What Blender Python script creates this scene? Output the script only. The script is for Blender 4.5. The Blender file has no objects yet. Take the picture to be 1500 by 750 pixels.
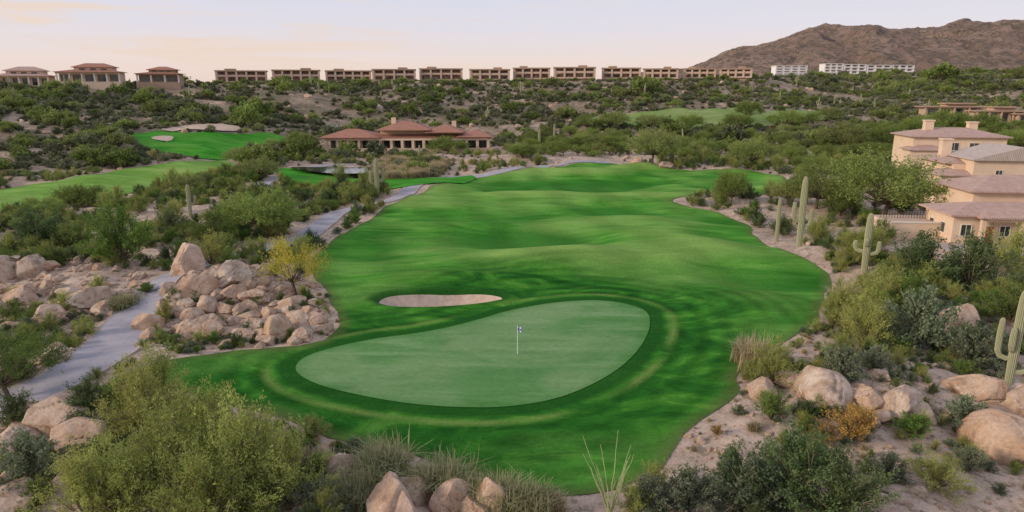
import bpy, bmesh, math, random
import numpy as np
from mathutils import Vector, Matrix, geometry
rng=np.random.default_rng(7); random.seed(7)
scene=bpy.context.scene
ROOT=scene.collection

# ------------------------------------------------------------------ camera
CAM_H=19.0; PITCH=math.radians(13.8)
cd=bpy.data.cameras.new("camera"); cam=bpy.data.objects.new("camera",cd); ROOT.objects.link(cam)
cam.location=(0,0,CAM_H); cam.rotation_euler=(math.pi/2-PITCH,0,0)
cd.sensor_width=36; cd.lens=24; cd.clip_start=0.5; cd.clip_end=9000
scene.camera=cam

# ------------------------------------------------------------------ noise
def vnoise(x,y,seed=0):
    x=np.asarray(x,float); y=np.asarray(y,float)
    xi=np.floor(x); yi=np.floor(y); fx=x-xi; fy=y-yi
    fx=fx*fx*(3-2*fx); fy=fy*fy*(3-2*fy)
    def h(a,b):
        s=np.sin(a*127.1+b*311.7+seed*74.7)*43758.5453
        return s-np.floor(s)
    return (h(xi,yi)*(1-fx)+h(xi+1,yi)*fx)*(1-fy)+(h(xi,yi+1)*(1-fx)+h(xi+1,yi+1)*fx)*fy
def fbm(x,y,seed=0,o=4):
    r=0;a=1;t=0
    for i in range(o):
        r=r+a*(vnoise(x,y,seed+i)-.5); t+=a; x=np.asarray(x)*2.03+5.1; y=np.asarray(y)*2.03+1.7; a*=.5
    return r/t*2
def sstep(a,b,x):
    t=np.clip((x-a)/(b-a),0,1); return t*t*(3-2*t)

# ------------------------------------------------------------------ terrain
Q =[-1.3,-.75,-.45,-.2,0,.2,.35,.5,.75,1.3]
Y0=[130,140,165,212,235,240,235,215,190,180]
Y1=[270,285,320,385,388,390,430,640,660,640]
ZR=[20,19.8,21.0,22.0,22.6,23.2,25,31,34,36]
def und(x,y):
    dg=np.hypot(x-(-1),(y-50))
    m=sstep(17,30,dg)*(1-sstep(190,240,y))
    z=m*(1.5*fbm(x/17,y/11,11,2)+0.9*fbm(x/34,y/22,21,2))
    z=z+1.0*np.exp(-(((x-4)/9)**2+((y-74)/4.0)**2))
    z=z+1.0*np.exp(-(((x-19)/8)**2+((y-88)/4.0)**2))+0.9*np.exp(-(((x+4)/12)**2+((y-97)/4.5)**2))
    z=z+0.5*np.exp(-(((x-22)/6)**2+((y-60)/5.)**2))
    z=z+0.8*np.exp(-(((x+6)/8)**2+((y-67.5)/2.2)**2))
    return z
def h0(x,y):
    x=np.asarray(x,float); y=np.asarray(y,float)
    q=np.clip(x/np.maximum(y,25),-1.3,1.3)
    y0=np.interp(q,Q,Y0); y1=np.interp(q,Q,Y1); zr=np.interp(q,Q,ZR)
    t=np.clip((y-y0)/(y1-y0),0,1); s=t*t*(3-2*t)*.55+t*.45
    z=zr*s
    z=z+fbm(x/45,y/45,3)*4.0*sstep(0,.25,t)*(1-sstep(.75,1,t))
    z=z-np.maximum(y-y1-60,0)*.006*(q<.42)
    z=z+und(x,y)
    z=z+1.6*np.exp(-(((x+27)/6)**2+((y-63)/7)**2))
    z=z+1.2*np.exp(-(((x-23)/7)**2+((y-40)/4)**2))
    return z
_t=14*np.exp(np.linspace(0,5.2,2600))
SP,CP=math.sin(PITCH),math.cos(PITCH)
def S(u,v,hf=h0):
    """survey reading (bearing u, sight v) -> plan position where that line of sight meets the ground"""
    a=(v-375)/1000.; X=(u-750)/1000.
    dn=SP+CP*a; fw=CP-SP*a
    xs=_t*X; ys=_t*fw; zs=CAM_H-_t*dn
    d=zs-hf(xs,ys); k=np.argmax(d<0)
    if not (d<0).any(): k=len(_t)-1
    return float(xs[k]),float(ys[k])
def SL(l): return [S(*p) for p in l]

def smooth_poly(pts,n=8,closed=True):
    P=[np.array(p,float) for p in pts]; N=len(P); out=[]
    rngi=range(N) if closed else range(N-1)
    for i in rngi:
        if closed: p0,p1,p2,p3=P[i-1],P[i],P[(i+1)%N],P[(i+2)%N]
        else: p0,p1,p2,p3=P[max(i-1,0)],P[i],P[i+1],P[min(i+2,N-1)]
        for k in range(n):
            t=k/n
            out.append(0.5*((2*p1)+(-p0+p2)*t+(2*p0-5*p1+4*p2-p3)*t*t+(-p0+3*p1-3*p2+p3)*t**3))
    if not closed: out.append(P[-1])
    return np.array(out)
def sdf(px,py,poly):
    """signed distance, negative inside"""
    px=np.asarray(px,float); py=np.asarray(py,float)
    shp=px.shape; px=px.ravel(); py=py.ravel()
    best=np.full(px.shape,1e18); ins=np.zeros(px.shape,bool)
    n=len(poly)
    for i in range(n):
        ax,ay=poly[i]; bx,by=poly[(i+1)%n]
        dx,dy=bx-ax,by-ay; L=dx*dx+dy*dy+1e-12
        t=np.clip(((px-ax)*dx+(py-ay)*dy)/L,0,1)
        best=np.minimum(best,(px-ax-t*dx)**2+(py-ay-t*dy)**2)
        c=((ay>py)!=(by>py))
        with np.errstate(divide='ignore',invalid='ignore'):
            xx=ax+(py-ay)/(by-ay+1e-20)*dx
        ins^=(c&(px<xx))
    d=np.sqrt(best); return np.where(ins,-d,d).reshape(shp)
def linedist(px,py,line):
    best=np.full(np.shape(px),1e18)
    for i in range(len(line)-1):
        ax,ay=line[i]; bx,by=line[i+1]; dx,dy=bx-ax,by-ay
        t=np.clip(((px-ax)*dx+(py-ay)*dy)/(dx*dx+dy*dy+1e-12),0,1)
        best=np.minimum(best,(px-ax-t*dx)**2+(py-ay-t*dy)**2)
    return np.sqrt(best)

FAIR=smooth_poly(SL([(165,562),(190,546),(235,532),(300,521),(350,515),(420,508),(480,496),(494,470),(482,430),(458,396),(468,368),(500,345),(530,328),(562,306),(600,288),(640,270),(700,257),(760,249),(830,243),(900,240),(960,241),(1040,249),(1110,252),(1150,260),(1148,276),(1120,285),(1060,284),(1010,287),(985,293),(1000,301),(1050,311),(1095,330),(1110,348),(1160,370),(1205,392),(1216,412),(1204,445),(1185,475),(1150,502),(1105,522),(1085,545),(1080,575),(1050,605),(1000,645),(960,685),(905,716),(840,727),(760,715),(680,690),(600,665),(530,652),(470,640),(400,612),(330,590),(250,570)]),6)
FAIR=FAIR+np.stack([fbm(FAIR[:,0]/3.,FAIR[:,1]/3.,91,3),fbm(FAIR[:,0]/3.,FAIR[:,1]/3.,95,3)],-1)*.55
GREEN=smooth_poly(SL([(434,545),(444,527),(484,512),(550,498),(620,488),(690,473),(745,457),(810,445),(870,441),(915,446),(945,457),(952,474),(944,500),(920,530),(880,558),(820,584),(750,597),(680,599),(600,593),(520,579),(462,563)]),8)
BUNK=smooth_poly(SL([(548,441),(566,433),(630,428),(690,429),(730,432),(742,437),(708,445),(640,451),(576,450)]),8)
LFAIR=smooth_poly(SL([(-160,352),(-60,330),(0,318),(60,306),(130,293),(200,282),(262,268),(330,257),(352,247),(338,237),(290,236),(240,240),(170,250),(100,262),(40,272),(0,278),(-80,295),(-160,310)]),6)
LGREEN=smooth_poly(SL([(192,200),(215,195),(250,194),(310,195),(370,195),(405,198),(425,205),(400,213),(368,216),(345,230),(300,233),(262,229),(225,222),(205,212)]),6)
LB1=smooth_poly(SL([(222,204),(238,202),(255,205),(240,208)]),5)
LB2=smooth_poly(SL([(236,192),(262,187),(300,183),(340,185),(352,191),(320,193),(270,193)]),5)
RLAWN=smooth_poly(SL([(850,182),(890,172),(930,167),(985,160),(1040,161),(1080,158),(1130,163),(1180,163),(1235,171),(1210,177),(1150,180),(1120,187),(1060,185),(1000,189),(960,186),(900,186)]),6)
CLAWN=smooth_poly(SL([(425,262),(450,252),(520,262),(600,262),(690,258),(680,270),(590,276),(520,272),(440,272)]),5)
CL2=smooth_poly(SL([(405,250),(440,248),(470,252),(455,262),(415,260)]),5)
POND=smooth_poly(SL([(425,249),(470,247),(530,248),(560,252),(530,261),(470,260)]),5)
VIEWCLR=np.array(SL([(430,216),(770,216),(770,245),(700,252),(430,262)]))
PATH=smooth_poly(SL([(-120,622),(-40,606),(30,584),(100,552),(148,518),(186,475),(228,425),(285,392),(345,375),(400,362),(452,345),(484,320),(522,305),(580,291),(604,274),(650,261),(740,250),(820,242),(895,238.5)]),8,False)
PATH2=smooth_poly(SL([(380,276),(400,264),(435,251),(480,243),(560,238)]),6,False)

def bunker_bowl(x,y):
    d=sdf(x,y,BUNK)
    return -1.15*sstep(0.1,-1.5,d)+0.22*np.exp(-((d-0.6)/0.5)**2)
def hfull(x,y,sink=False):
    x=np.asarray(x,float); y=np.asarray(y,float)
    z=h0(x,y)
    dF=np.full(z.shape,50.)
    m=(y<260)
    if m.any():
        d=np.minimum(sdf(x[m],y[m],FAIR),sdf(x[m],y[m],LFAIR)); dF[m]=d
    dP=np.full(z.shape,50.)
    if m.any(): dP[m]=np.minimum(linedist(x[m],y[m],PATH),linedist(x[m],y[m],PATH2))
    k=sstep(0.2,3,dF)*sstep(1.8,4,dP)
    z=z+k*(0.55*fbm(x/5,y/5,31,3)+0.12*fbm(x/1.1,y/1.1,41,2))
    if sink:
        z=z-0.35*sstep(-0.4,-1.5,dF)
        b=(np.abs(x+6)<20)&(np.abs(y-62)<20)
        if b.any(): z[b]+=np.minimum(bunker_bowl(x[b],y[b]),0)
        for P in (LGREEN,RLAWN,CLAWN,CL2):
            c=P.mean(0); R=np.max(np.hypot(P[:,0]-c[0],P[:,1]-c[1]))+5
            mm=np.hypot(x-c[0],y-c[1])<R
            if mm.any(): z[mm]-=0.6*sstep(-0.5,-3,sdf(x[mm],y[mm],P))
    return z
def H(x,y): return float(hfull(np.array([x]),np.array([y]))[0])

# ------------------------------------------------------------------ material helpers
def new_mat(name,rough=.8,spec=.3):
    m=bpy.data.materials.new(name); m.use_nodes=True; nt=m.node_tree
    b=nt.nodes["Principled BSDF"]; b.inputs["Roughness"].default_value=rough
    b.inputs["Specular IOR Level"].default_value=spec
    return m,nt,b
def N(nt,t,**k):
    n=nt.nodes.new(t)
    for a,b in k.items(): setattr(n,a,b)
    return n
def ramp(nt,src,stops):
    r=N(nt,"ShaderNodeValToRGB"); e=r.color_ramp.elements
    e[0].position=stops[0][0]; e[0].color=(*stops[0][1],1)
    e[1].position=stops[-1][0]; e[1].color=(*stops[-1][1],1)
    for p,c in stops[1:-1]:
        n=e.new(p); n.color=(*c,1)
    nt.links.new(src,r.inputs[0]); return r.outputs[0]
def noise(nt,vec,scale,detail=4,rough=.55,dist=0):
    n=N(nt,"ShaderNodeTexNoise"); n.inputs["Scale"].default_value=scale; n.inputs["Detail"].default_value=detail
    n.inputs["Roughness"].default_value=rough; n.inputs["Distortion"].default_value=dist
    if vec is not None: nt.links.new(vec,n.inputs["Vector"])
    return n.outputs["Fac"]
def mix(nt,f,a,b,mode='MIX'):
    m=N(nt,"ShaderNodeMix",data_type='RGBA',blend_type=mode)
    for s,v in ((m.inputs[0],f),(m.inputs[6],a),(m.inputs[7],b)):
        if isinstance(v,(int,float)): s.default_value=v
        elif isinstance(v,tuple): s.default_value=(*v,1)
        else: nt.links.new(v,s)
    return m.outputs[2]
def math_(nt,op,a,b=None,c=None,clamp=False):
    m=N(nt,"ShaderNodeMath",operation=op); m.use_clamp=clamp
    for i,v in enumerate((a,b,c)):
        if v is None: continue
        if isinstance(v,(int,float)): m.inputs[i].default_value=v
        else: nt.links.new(v,m.inputs[i])
    return m.outputs[0]
def mrange(nt,v,a,b,c=0.,d=1.):
    m=N(nt,"ShaderNodeMapRange"); nt.links.new(v,m.inputs[0])
    for i,x in enumerate((a,b,c,d)): m.inputs[i+1].default_value=x
    return m.outputs[0]
def pos(nt): return N(nt,"ShaderNodeNewGeometry").outputs["Position"]
def ocoord(nt): return N(nt,"ShaderNodeTexCoord").outputs["Object"]
def scaled(nt,vec,s,rot=(0,0,0)):
    m=N(nt,"ShaderNodeMapping"); m.inputs["Scale"].default_value=s; m.inputs["Rotation"].default_value=rot
    nt.links.new(vec,m.inputs[0]); return m.outputs[0]
def bump(nt,b,h,strength,dist):
    n=N(nt,"ShaderNodeBump"); n.inputs["Strength"].default_value=strength; n.inputs["Distance"].default_value=dist
    nt.links.new(h,n.inputs["Height"]); nt.links.new(n.outputs[0],b.inputs["Normal"])
def attr(nt,name,t='GEOMETRY'):
    a=N(nt,"ShaderNodeAttribute",attribute_name=name,attribute_type=t); return a.outputs["Fac"]

def m_desert():
    m,nt,b=new_mat("desert_soil",.95,.1); P=pos(nt)
    mid=noise(nt,P,.6,5,.6); fine=noise(nt,P,7,5,.7)
    c=ramp(nt,mid,[(.3,(.30,.205,.145)),(.5,(.43,.31,.23)),(.7,(.55,.415,.32))])
    c=mix(nt,mrange(nt,fine,.35,.65),c,mix(nt,.35,c,(.78,.63,.52)))
    vo=N(nt,"ShaderNodeTexVoronoi"); vo.inputs["Scale"].default_value=3.2; nt.links.new(P,vo.inputs["Vector"])
    peb=mrange(nt,vo.outputs["Distance"],.12,.2,1,0)
    sv=N(nt,"ShaderNodeSeparateColor"); nt.links.new(vo.outputs["Color"],sv.inputs[0])
    pc=ramp(nt,sv.outputs[0],[(0,(.22,.16,.12)),(.5,(.4,.31,.25)),(1,(.6,.5,.42))])
    c=mix(nt,math_(nt,'MULTIPLY',peb,.6),c,pc)
    lit=mrange(nt,noise(nt,P,1.5,6,.7),.51,.61)
    c=mix(nt,math_(nt,'MULTIPLY',lit,.65),c,(.15,.13,.07))
    far=attr(nt,"far")
    hill=ramp(nt,noise(nt,P,.05,7,.7),[(.36,(.17,.145,.09)),(.47,(.25,.19,.13)),(.56,(.38,.285,.21)),(.68,(.52,.39,.31))])
    h2=noise(nt,P,.55,5,.7)
    hill=mix(nt,mrange(nt,h2,.48,.60,0,.75),hill,(.12,.12,.065))
    c=mix(nt,far,c,hill)
    nt.links.new(c,b.inputs["Base Color"])
    hh=math_(nt,'ADD',math_(nt,'MULTIPLY',fine,.5),math_(nt,'ADD',mid,math_(nt,'MULTIPLY',peb,.3)))
    bump(nt,b,hh,.6,.25); return m
M_desert=m_desert()
def m_turf(name,dark,mid,lite,dry,green=False):
    m,nt,b=new_mat(name,.95,.03); P=pos(nt)
    big=noise(nt,scaled(nt,P,(.045,.085,.05)),1,4,.55,.6)
    md=noise(nt,scaled(nt,P,(.11,.36,.2),(0,0,.2)),1,5,.6,.9)
    fn=noise(nt,P,3.5,5,.7)
    c=ramp(nt,md,[(.3,dark),(.5,mid),(.68,lite)])
    c=mix(nt,mrange(nt,big,.47,.68,0,.6),c,dry)
    if green:
        rel=attr(nt,"rel")   # undulation height: turf colour goes paler on crests, darker in hollows
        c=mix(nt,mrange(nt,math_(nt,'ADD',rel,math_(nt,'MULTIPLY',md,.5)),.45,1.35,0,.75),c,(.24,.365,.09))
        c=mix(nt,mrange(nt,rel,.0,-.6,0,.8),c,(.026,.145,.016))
        dgr=attr(nt,"dg")
        ap=mrange(nt,math_(nt,'ADD',dgr,mrange(nt,big,.3,.7,-6,6)),4,17,1,0)
        band=noise(nt,scaled(nt,P,(.16,.26,.2)),1,4,.6,1.6)
        ac=ramp(nt,band,[(.32,(.013,.080,.010)),(.48,(.024,.13,.014)),(.6,(.05,.195,.02)),(.75,(.12,.28,.042))])
        c=mix(nt,ap,c,ac)
        wv=math_(nt,'SINE',math_(nt,'MULTIPLY',math_(nt,'ADD',dgr,math_(nt,'MULTIPLY',md,1.6)),3.4))
        wv=mrange(nt,wv,-1,1,.74,1.2)
        wf=math_(nt,'MULTIPLY',ap,mrange(nt,noise(nt,P,.09,2),.4,.6,.35,1))
        c=mix(nt,wf,c,mix(nt,1.0,c,wv,'MULTIPLY'))
        sx=N(nt,"ShaderNodeSeparateXYZ"); nt.links.new(P,sx.inputs[0])
        st=math_(nt,'SINE',math_(nt,'ADD',math_(nt,'MULTIPLY',sx.outputs[0],.75),math_(nt,'ADD',math_(nt,'MULTIPLY',sx.outputs[1],.22),math_(nt,'MULTIPLY',big,9))))
        c=mix(nt,math_(nt,'SUBTRACT',1,ap,None,True),c,mix(nt,1.0,c,mrange(nt,st,-.7,.7,.90,1.09),'MULTIPLY'))
        col=mrange(nt,dgr,1.0,1.5,1,0)
        c=mix(nt,math_(nt,'MULTIPLY',col,.85),c,(.016,.088,.012))
        pale=math_(nt,'MULTIPLY',mrange(nt,math_(nt,'ABSOLUTE',math_(nt,'SUBTRACT',dgr,1.95)),0,.55,1,0),mrange(nt,noise(nt,P,.10,2),.40,.55))
        c=mix(nt,math_(nt,'MULTIPLY',pale,.7),c,(.2,.29,.07))
        ed=attr(nt,"de")
        rag=mrange(nt,math_(nt,'ADD',ed,math_(nt,'MULTIPLY',md,1.6)),.6,2.0,1,0)
        c=mix(nt,math_(nt,'MULTIPLY',rag,.8),c,(.12,.14,.045))
        bk=attr(nt,"bk"); c=mix(nt,mrange(nt,bk,1.0,0,0,.75),c,(.016,.07,.012))  # dark grassy bunker lip, with its shadow put into the turf colour
    c=mix(nt,1.0,c,mrange(nt,fn,.3,.7,.80,1.18),'MULTIPLY')
    nt.links.new(c,b.inputs["Base Color"])
    bump(nt,b,noise(nt,P,14,4,.7),.5,.06); return m
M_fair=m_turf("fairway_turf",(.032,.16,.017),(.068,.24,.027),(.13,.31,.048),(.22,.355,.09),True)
M_far=m_turf("far_turf",(.10,.23,.035),(.16,.31,.055),(.23,.37,.09),(.29,.37,.12))
M_pale=m_turf("pale_turf",(.14,.21,.06),(.2,.28,.085),(.26,.33,.12),(.31,.34,.16))
M_farb=m_turf("bright_turf",(.025,.17,.015),(.05,.25,.022),(.09,.31,.04),(.13,.28,.05))
def m_green():
    m,nt,b=new_mat("putting_turf",.9,.05); P=pos(nt)
    a=noise(nt,scaled(nt,P,(.10,.55,.3),(0,0,.5)),1,5,.6,.5); f=noise(nt,P,2.5,4,.6)
    g=noise(nt,P,.14,3,.5,.6)
    c=ramp(nt,a,[(.3,(.07,.195,.05)),(.5,(.11,.245,.075)),(.7,(.19,.315,.13))])
    c=mix(nt,mrange(nt,g,.42,.66,0,.65),c,(.215,.315,.145))
    de=attr(nt,"de"); c=mix(nt,mrange(nt,de,0,.9,.5,0),c,(.055,.19,.035))
    c=mix(nt,1.0,c,mrange(nt,f,.3,.7,.90,1.1),'MULTIPLY')
    nt.links.new(c,b.inputs["Base Color"]); return m
M_green=m_green()
def m_noisecol(name,stops,scale,rough=.9,bs=.3,bd=.05,spec=.2,detail=5,obj=False):
    m,nt,b=new_mat(name,rough,spec); P=ocoord(nt) if obj else pos(nt)
    n=noise(nt,P,scale,detail,.6)
    nt.links.new(ramp(nt,n,stops),b.inputs["Base Color"])
    if bs: bump(nt,b,noise(nt,P,scale*4,4,.7),bs,bd)
    return m
M_sand=m_noisecol("bunker_sand",[(.3,(.45,.33,.24)),(.7,(.60,.47,.37))],1.5)
M_conc=m_noisecol("path_concrete",[(.25,(.25,.24,.265)),(.5,(.34,.32,.345)),(.75,(.43,.40,.41))],.5,.85,.2,.02)
M_conc_edge=m_noisecol("path_edge",[(.3,(.34,.28,.24)),(.7,(.46,.38,.32))],1.2)
M_stucco=m_noisecol("stucco",[(.3,(.66,.49,.35)),(.7,(.75,.58,.43))],.5,.9,.15,.02)
M_stucco2=m_noisecol("tan_stucco",[(.3,(.48,.34,.24)),(.7,(.56,.42,.31))],.5,.9,.15,.02)
M_hotel=m_noisecol("hotel_stucco",[(.3,(.54,.39,.29)),(.7,(.64,.48,.37))],.2,.9,.1,.02)
M_brown=m_noisecol("brown_stucco",[(.3,(.36,.24,.165)),(.7,(.46,.32,.23))],.2,.9,.1,.02)
M_white=m_noisecol("white_stucco",[(.3,(.72,.70,.68)),(.7,(.8,.78,.76))],.2,.9,.1,.02)
M_trim=m_noisecol("trim_paint",[(.3,(.7,.62,.52)),(.7,(.75,.68,.58))],1,.6,0)
M_iron=m_noisecol("dark_iron",[(.3,(.03,.025,.02)),(.7,(.06,.05,.04))],2,.5,0)
M_door=m_noisecol("red_door_paint",[(.3,(.4,.05,.03)),(.7,(.48,.07,.04))],2,.5,0)
def m_glass():
    m,nt,b=new_mat("shaded_windows",.08,.6); n=noise(nt,pos(nt),.6,2)
    nt.links.new(ramp(nt,n,[(.3,(.02,.028,.03)),(.7,(.07,.085,.085))]),b.inputs["Base Color"]); return m
M_glass=m_glass()
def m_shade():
    m,nt,b=new_mat("painted_recess_shade",.8,.2); n=noise(nt,pos(nt),.35,3)
    nt.links.new(ramp(nt,n,[(.35,(.10,.075,.06)),(.65,(.36,.24,.17))]),b.inputs["Base Color"]); return m  # window panels with the shade of their recesses put into the colour
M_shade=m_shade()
def m_tile(name,a,bb):
    m,nt,b=new_mat(name,.85,.2); P=ocoord(nt)
    n=noise(nt,P,1.2,5,.7)
    c=ramp(nt,n,[(.3,a),(.7,bb)])
    w=N(nt,"ShaderNodeTexWave"); w.inputs["Scale"].default_value=1.1; nt.links.new(P,w.inputs["Vector"])
    c=mix(nt,1.0,c,mrange(nt,w.outputs["Fac"],0,1,.8,1.08),'MULTIPLY')
    nt.links.new(c,b.inputs["Base Color"]); bump(nt,b,w.outputs["Fac"],.5,.08); return m
M_tile=m_tile("roof_tile",(.42,.27,.22),(.56,.40,.33))
M_tile2=m_tile("terracotta_tile",(.33,.15,.10),(.45,.23,.16))
M_tile3=m_tile("tan_tile",(.44,.36,.31),(.56,.47,.41))
def m_rock():
    m,nt,b=new_mat("granite",.9,.2); P=ocoord(nt)
    oi=N(nt,"ShaderNodeObjectInfo").outputs["Random"]
    add=N(nt,"ShaderNodeVectorMath",operation='ADD'); nt.links.new(P,add.inputs[0])
    cmb=N(nt,"ShaderNodeCombineXYZ"); nt.links.new(math_(nt,'MULTIPLY',oi,37),cmb.inputs[0]); nt.links.new(cmb.outputs[0],add.inputs[1])
    V=add.outputs[0]
    n=noise(nt,V,1.6,6,.65,.4); f=noise(nt,V,14,4,.7)
    c=ramp(nt,n,[(.28,(.27,.17,.11)),(.43,(.44,.31,.22)),(.56,(.57,.445,.345)),(.75,(.67,.555,.45))])
    c=mix(nt,mrange(nt,oi,0,1,0,.6),c,(.47,.29,.18))
    c=mix(nt,1.0,c,mrange(nt,f,.3,.7,.75,1.15),'MULTIPLY')
    st=mrange(nt,noise(nt,scaled(nt,V,(2.2,2.2,.5)),1,4,.7),.57,.69,0,.6)
    c=mix(nt,st,c,(.16,.11,.08))
    nt.links.new(c,b.inputs["Base Color"]); bump(nt,b,math_(nt,'ADD',n,math_(nt,'MULTIPLY',f,.4)),.8,.14); return m
M_rock=m_rock()
M_bark=m_noisecol("bark",[(.3,(.07,.05,.035)),(.7,(.16,.12,.085))],5,.95,.4,.03,obj=True)
M_twig=m_noisecol("twig",[(.3,(.14,.11,.07)),(.7,(.25,.2,.14))],5,.95,0,obj=True)
def m_leaf(name,dark,lite,var=.5,alt=None,tr=.3):
    m,nt,b=new_mat(name,.75,.15)
    t=attr(nt,"tint"); oi=N(nt,"ShaderNodeObjectInfo").outputs["Random"]
    c=ramp(nt,t,[(0,dark),(1,lite)])
    if alt: c=mix(nt,mrange(nt,oi,.4,1,0,.85),c,alt)
    c=mix(nt,1.0,c,mrange(nt,math_(nt,'FRACT',math_(nt,'MULTIPLY',oi,7.13)),0,1,1-var*.6,1+var*.5),'MULTIPLY')
    nt.links.new(c,b.inputs["Base Color"])
    tl=N(nt,"ShaderNodeBsdfTranslucent"); nt.links.new(c,tl.inputs[0])
    mx=N(nt,"ShaderNodeMixShader"); mx.inputs[0].default_value=tr
    out=nt.nodes["Material Output"]
    nt.links.new(b.outputs[0],mx.inputs[1]); nt.links.new(tl.outputs[0],mx.inputs[2]); nt.links.new(mx.outputs[0],out.inputs[0])
    return m
L_creo=m_leaf("creosote_leaf",(.16,.20,.045),(.42,.47,.13),.35,(.37,.36,.11))
L_green=m_leaf("green_leaf",(.06,.13,.025),(.22,.33,.07),.45,(.19,.23,.065))
L_sage=m_leaf("sage_leaf",(.13,.155,.085),(.31,.34,.21),.45,(.18,.23,.13))
L_dark=m_leaf("dark_leaf",(.045,.08,.028),(.15,.21,.08),.45,(.14,.17,.07))
L_lime=m_leaf("palo_verde_leaf",(.34,.32,.04),(.68,.58,.10),.3)
L_dry=m_leaf("dry_grass_blade",(.33,.26,.14),(.60,.51,.32),.4)
L_grn=m_leaf("green_grass_blade",(.22,.23,.10),(.55,.52,.29),.4)
L_orange=m_leaf("orange_leaf",(.28,.16,.05),(.55,.36,.10),.4)
L_far=m_leaf("scrub_leaf",(.08,.10,.05),(.22,.24,.125),.6,(.22,.21,.125),.15)
L_treef=m_leaf("mesquite_leaf",(.085,.13,.03),(.28,.35,.09),.5,(.28,.30,.11))
def m_cactus():
    m,nt,b=new_mat("cactus_skin",.8,.2); n=noise(nt,ocoord(nt),2,4,.6); t=attr(nt,"tint")
    c=mix(nt,t,(.17,.19,.10),(.45,.44,.28)); c=mix(nt,mrange(nt,n,.5,.8,0,.5),c,(.42,.36,.24))
    nt.links.new(c,b.inputs["Base Color"]); return m
M_cact=m_cactus()

# ------------------------------------------------------------------ mesh helpers
def mesh_np(name,V,F,mats,mi=None,smooth=False,attrs=None):
    V=np.asarray(V,np.float32); me=bpy.data.meshes.new(name)
    lens=[len(f) for f in F] if isinstance(F,list) else [F.shape[1]]*len(F)
    flat=np.concatenate([np.asarray(f) for f in F]) if isinstance(F,list) else F.ravel()
    lens=np.array(lens)
    me.vertices.add(len(V)); me.vertices.foreach_set("co",V.ravel())
    me.loops.add(len(flat)); me.loops.foreach_set("vertex_index",flat.astype(np.int32))
    me.polygons.add(len(lens)); st=np.concatenate([[0],np.cumsum(lens)[:-1]])
    me.polygons.foreach_set("loop_start",st.astype(np.int32)); me.polygons.foreach_set("loop_total",lens.astype(np.int32))
    for m in mats: me.materials.append(m)
    if mi is not None: me.polygons.foreach_set("material_index",np.asarray(mi,np.int32))
    me.polygons.foreach_set("use_smooth",np.full(len(lens),smooth))
    for k,a in (attrs or {}).items():
        at=me.attributes.new(k,'FLOAT','POINT'); at.data.foreach_set("value",np.asarray(a,np.float32))
    me.update(calc_edges=True); me.validate(); return me
def obj(name,me,parent=None,coll=None,loc=None):
    o=bpy.data.objects.new(name,me); (coll or ROOT).objects.link(o)
    if parent: o.parent=parent
    if loc: o.location=loc
    return o
def tube(V,F,pts,radii,sides=6,cap=True):
    base=len(V); pts=[Vector(p) for p in pts]; up=Vector((.3,.9,.1)).normalized()
    n=len(pts)
    for i,p in enumerate(pts):
        d=(pts[min(i+1,n-1)]-pts[max(i-1,0)]).normalized()
        a=d.cross(up)
        if a.length<1e-3: a=d.cross(Vector((1,0,0)))
        a.normalize(); b=d.cross(a).normalized()
        for k in range(sides):
            t=2*math.pi*k/sides; V.append(tuple(p+a*(radii[i]*math.cos(t))+b*(radii[i]*math.sin(t))))
    for i in range(n-1):
        for k in range(sides):
            k2=(k+1)%sides; F.append([base+i*sides+k,base+i*sides+k2,base+(i+1)*sides+k2,base+(i+1)*sides+k])

# ------------------------------------------------------------------ ground sheet
def build_ground():
    nr,nc=640,560
    r=np.concatenate([[9],14*np.exp(np.linspace(0,math.log(5200/14.),nr-1))])
    th=np.linspace(-math.radians(66),math.radians(66),nc)
    cy=-8.
    R,T=np.meshgrid(r,th,indexing='ij')
    X=R*np.sin(T); Y=cy+R*np.cos(T)
    Z=hfull(X.ravel(),Y.ravel(),True).reshape(X.shape)
    V=np.stack([X,Y,Z],-1).reshape(-1,3)
    i=np.arange(nr-1)[:,None]*nc+np.arange(nc-1)[None]
    F=np.stack([i,i+nc,i+nc+1,i+1],-1).reshape(-1,4)[:,::-1]
    q=X/np.maximum(Y,25); y0=np.interp(q,Q,Y0)
    far=sstep(-20,50,(Y-y0)).ravel()
    me=mesh_np("ground",V,F,[M_desert],smooth=True,attrs={"far":far})
    return obj("ground",me)
build_ground()

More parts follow.
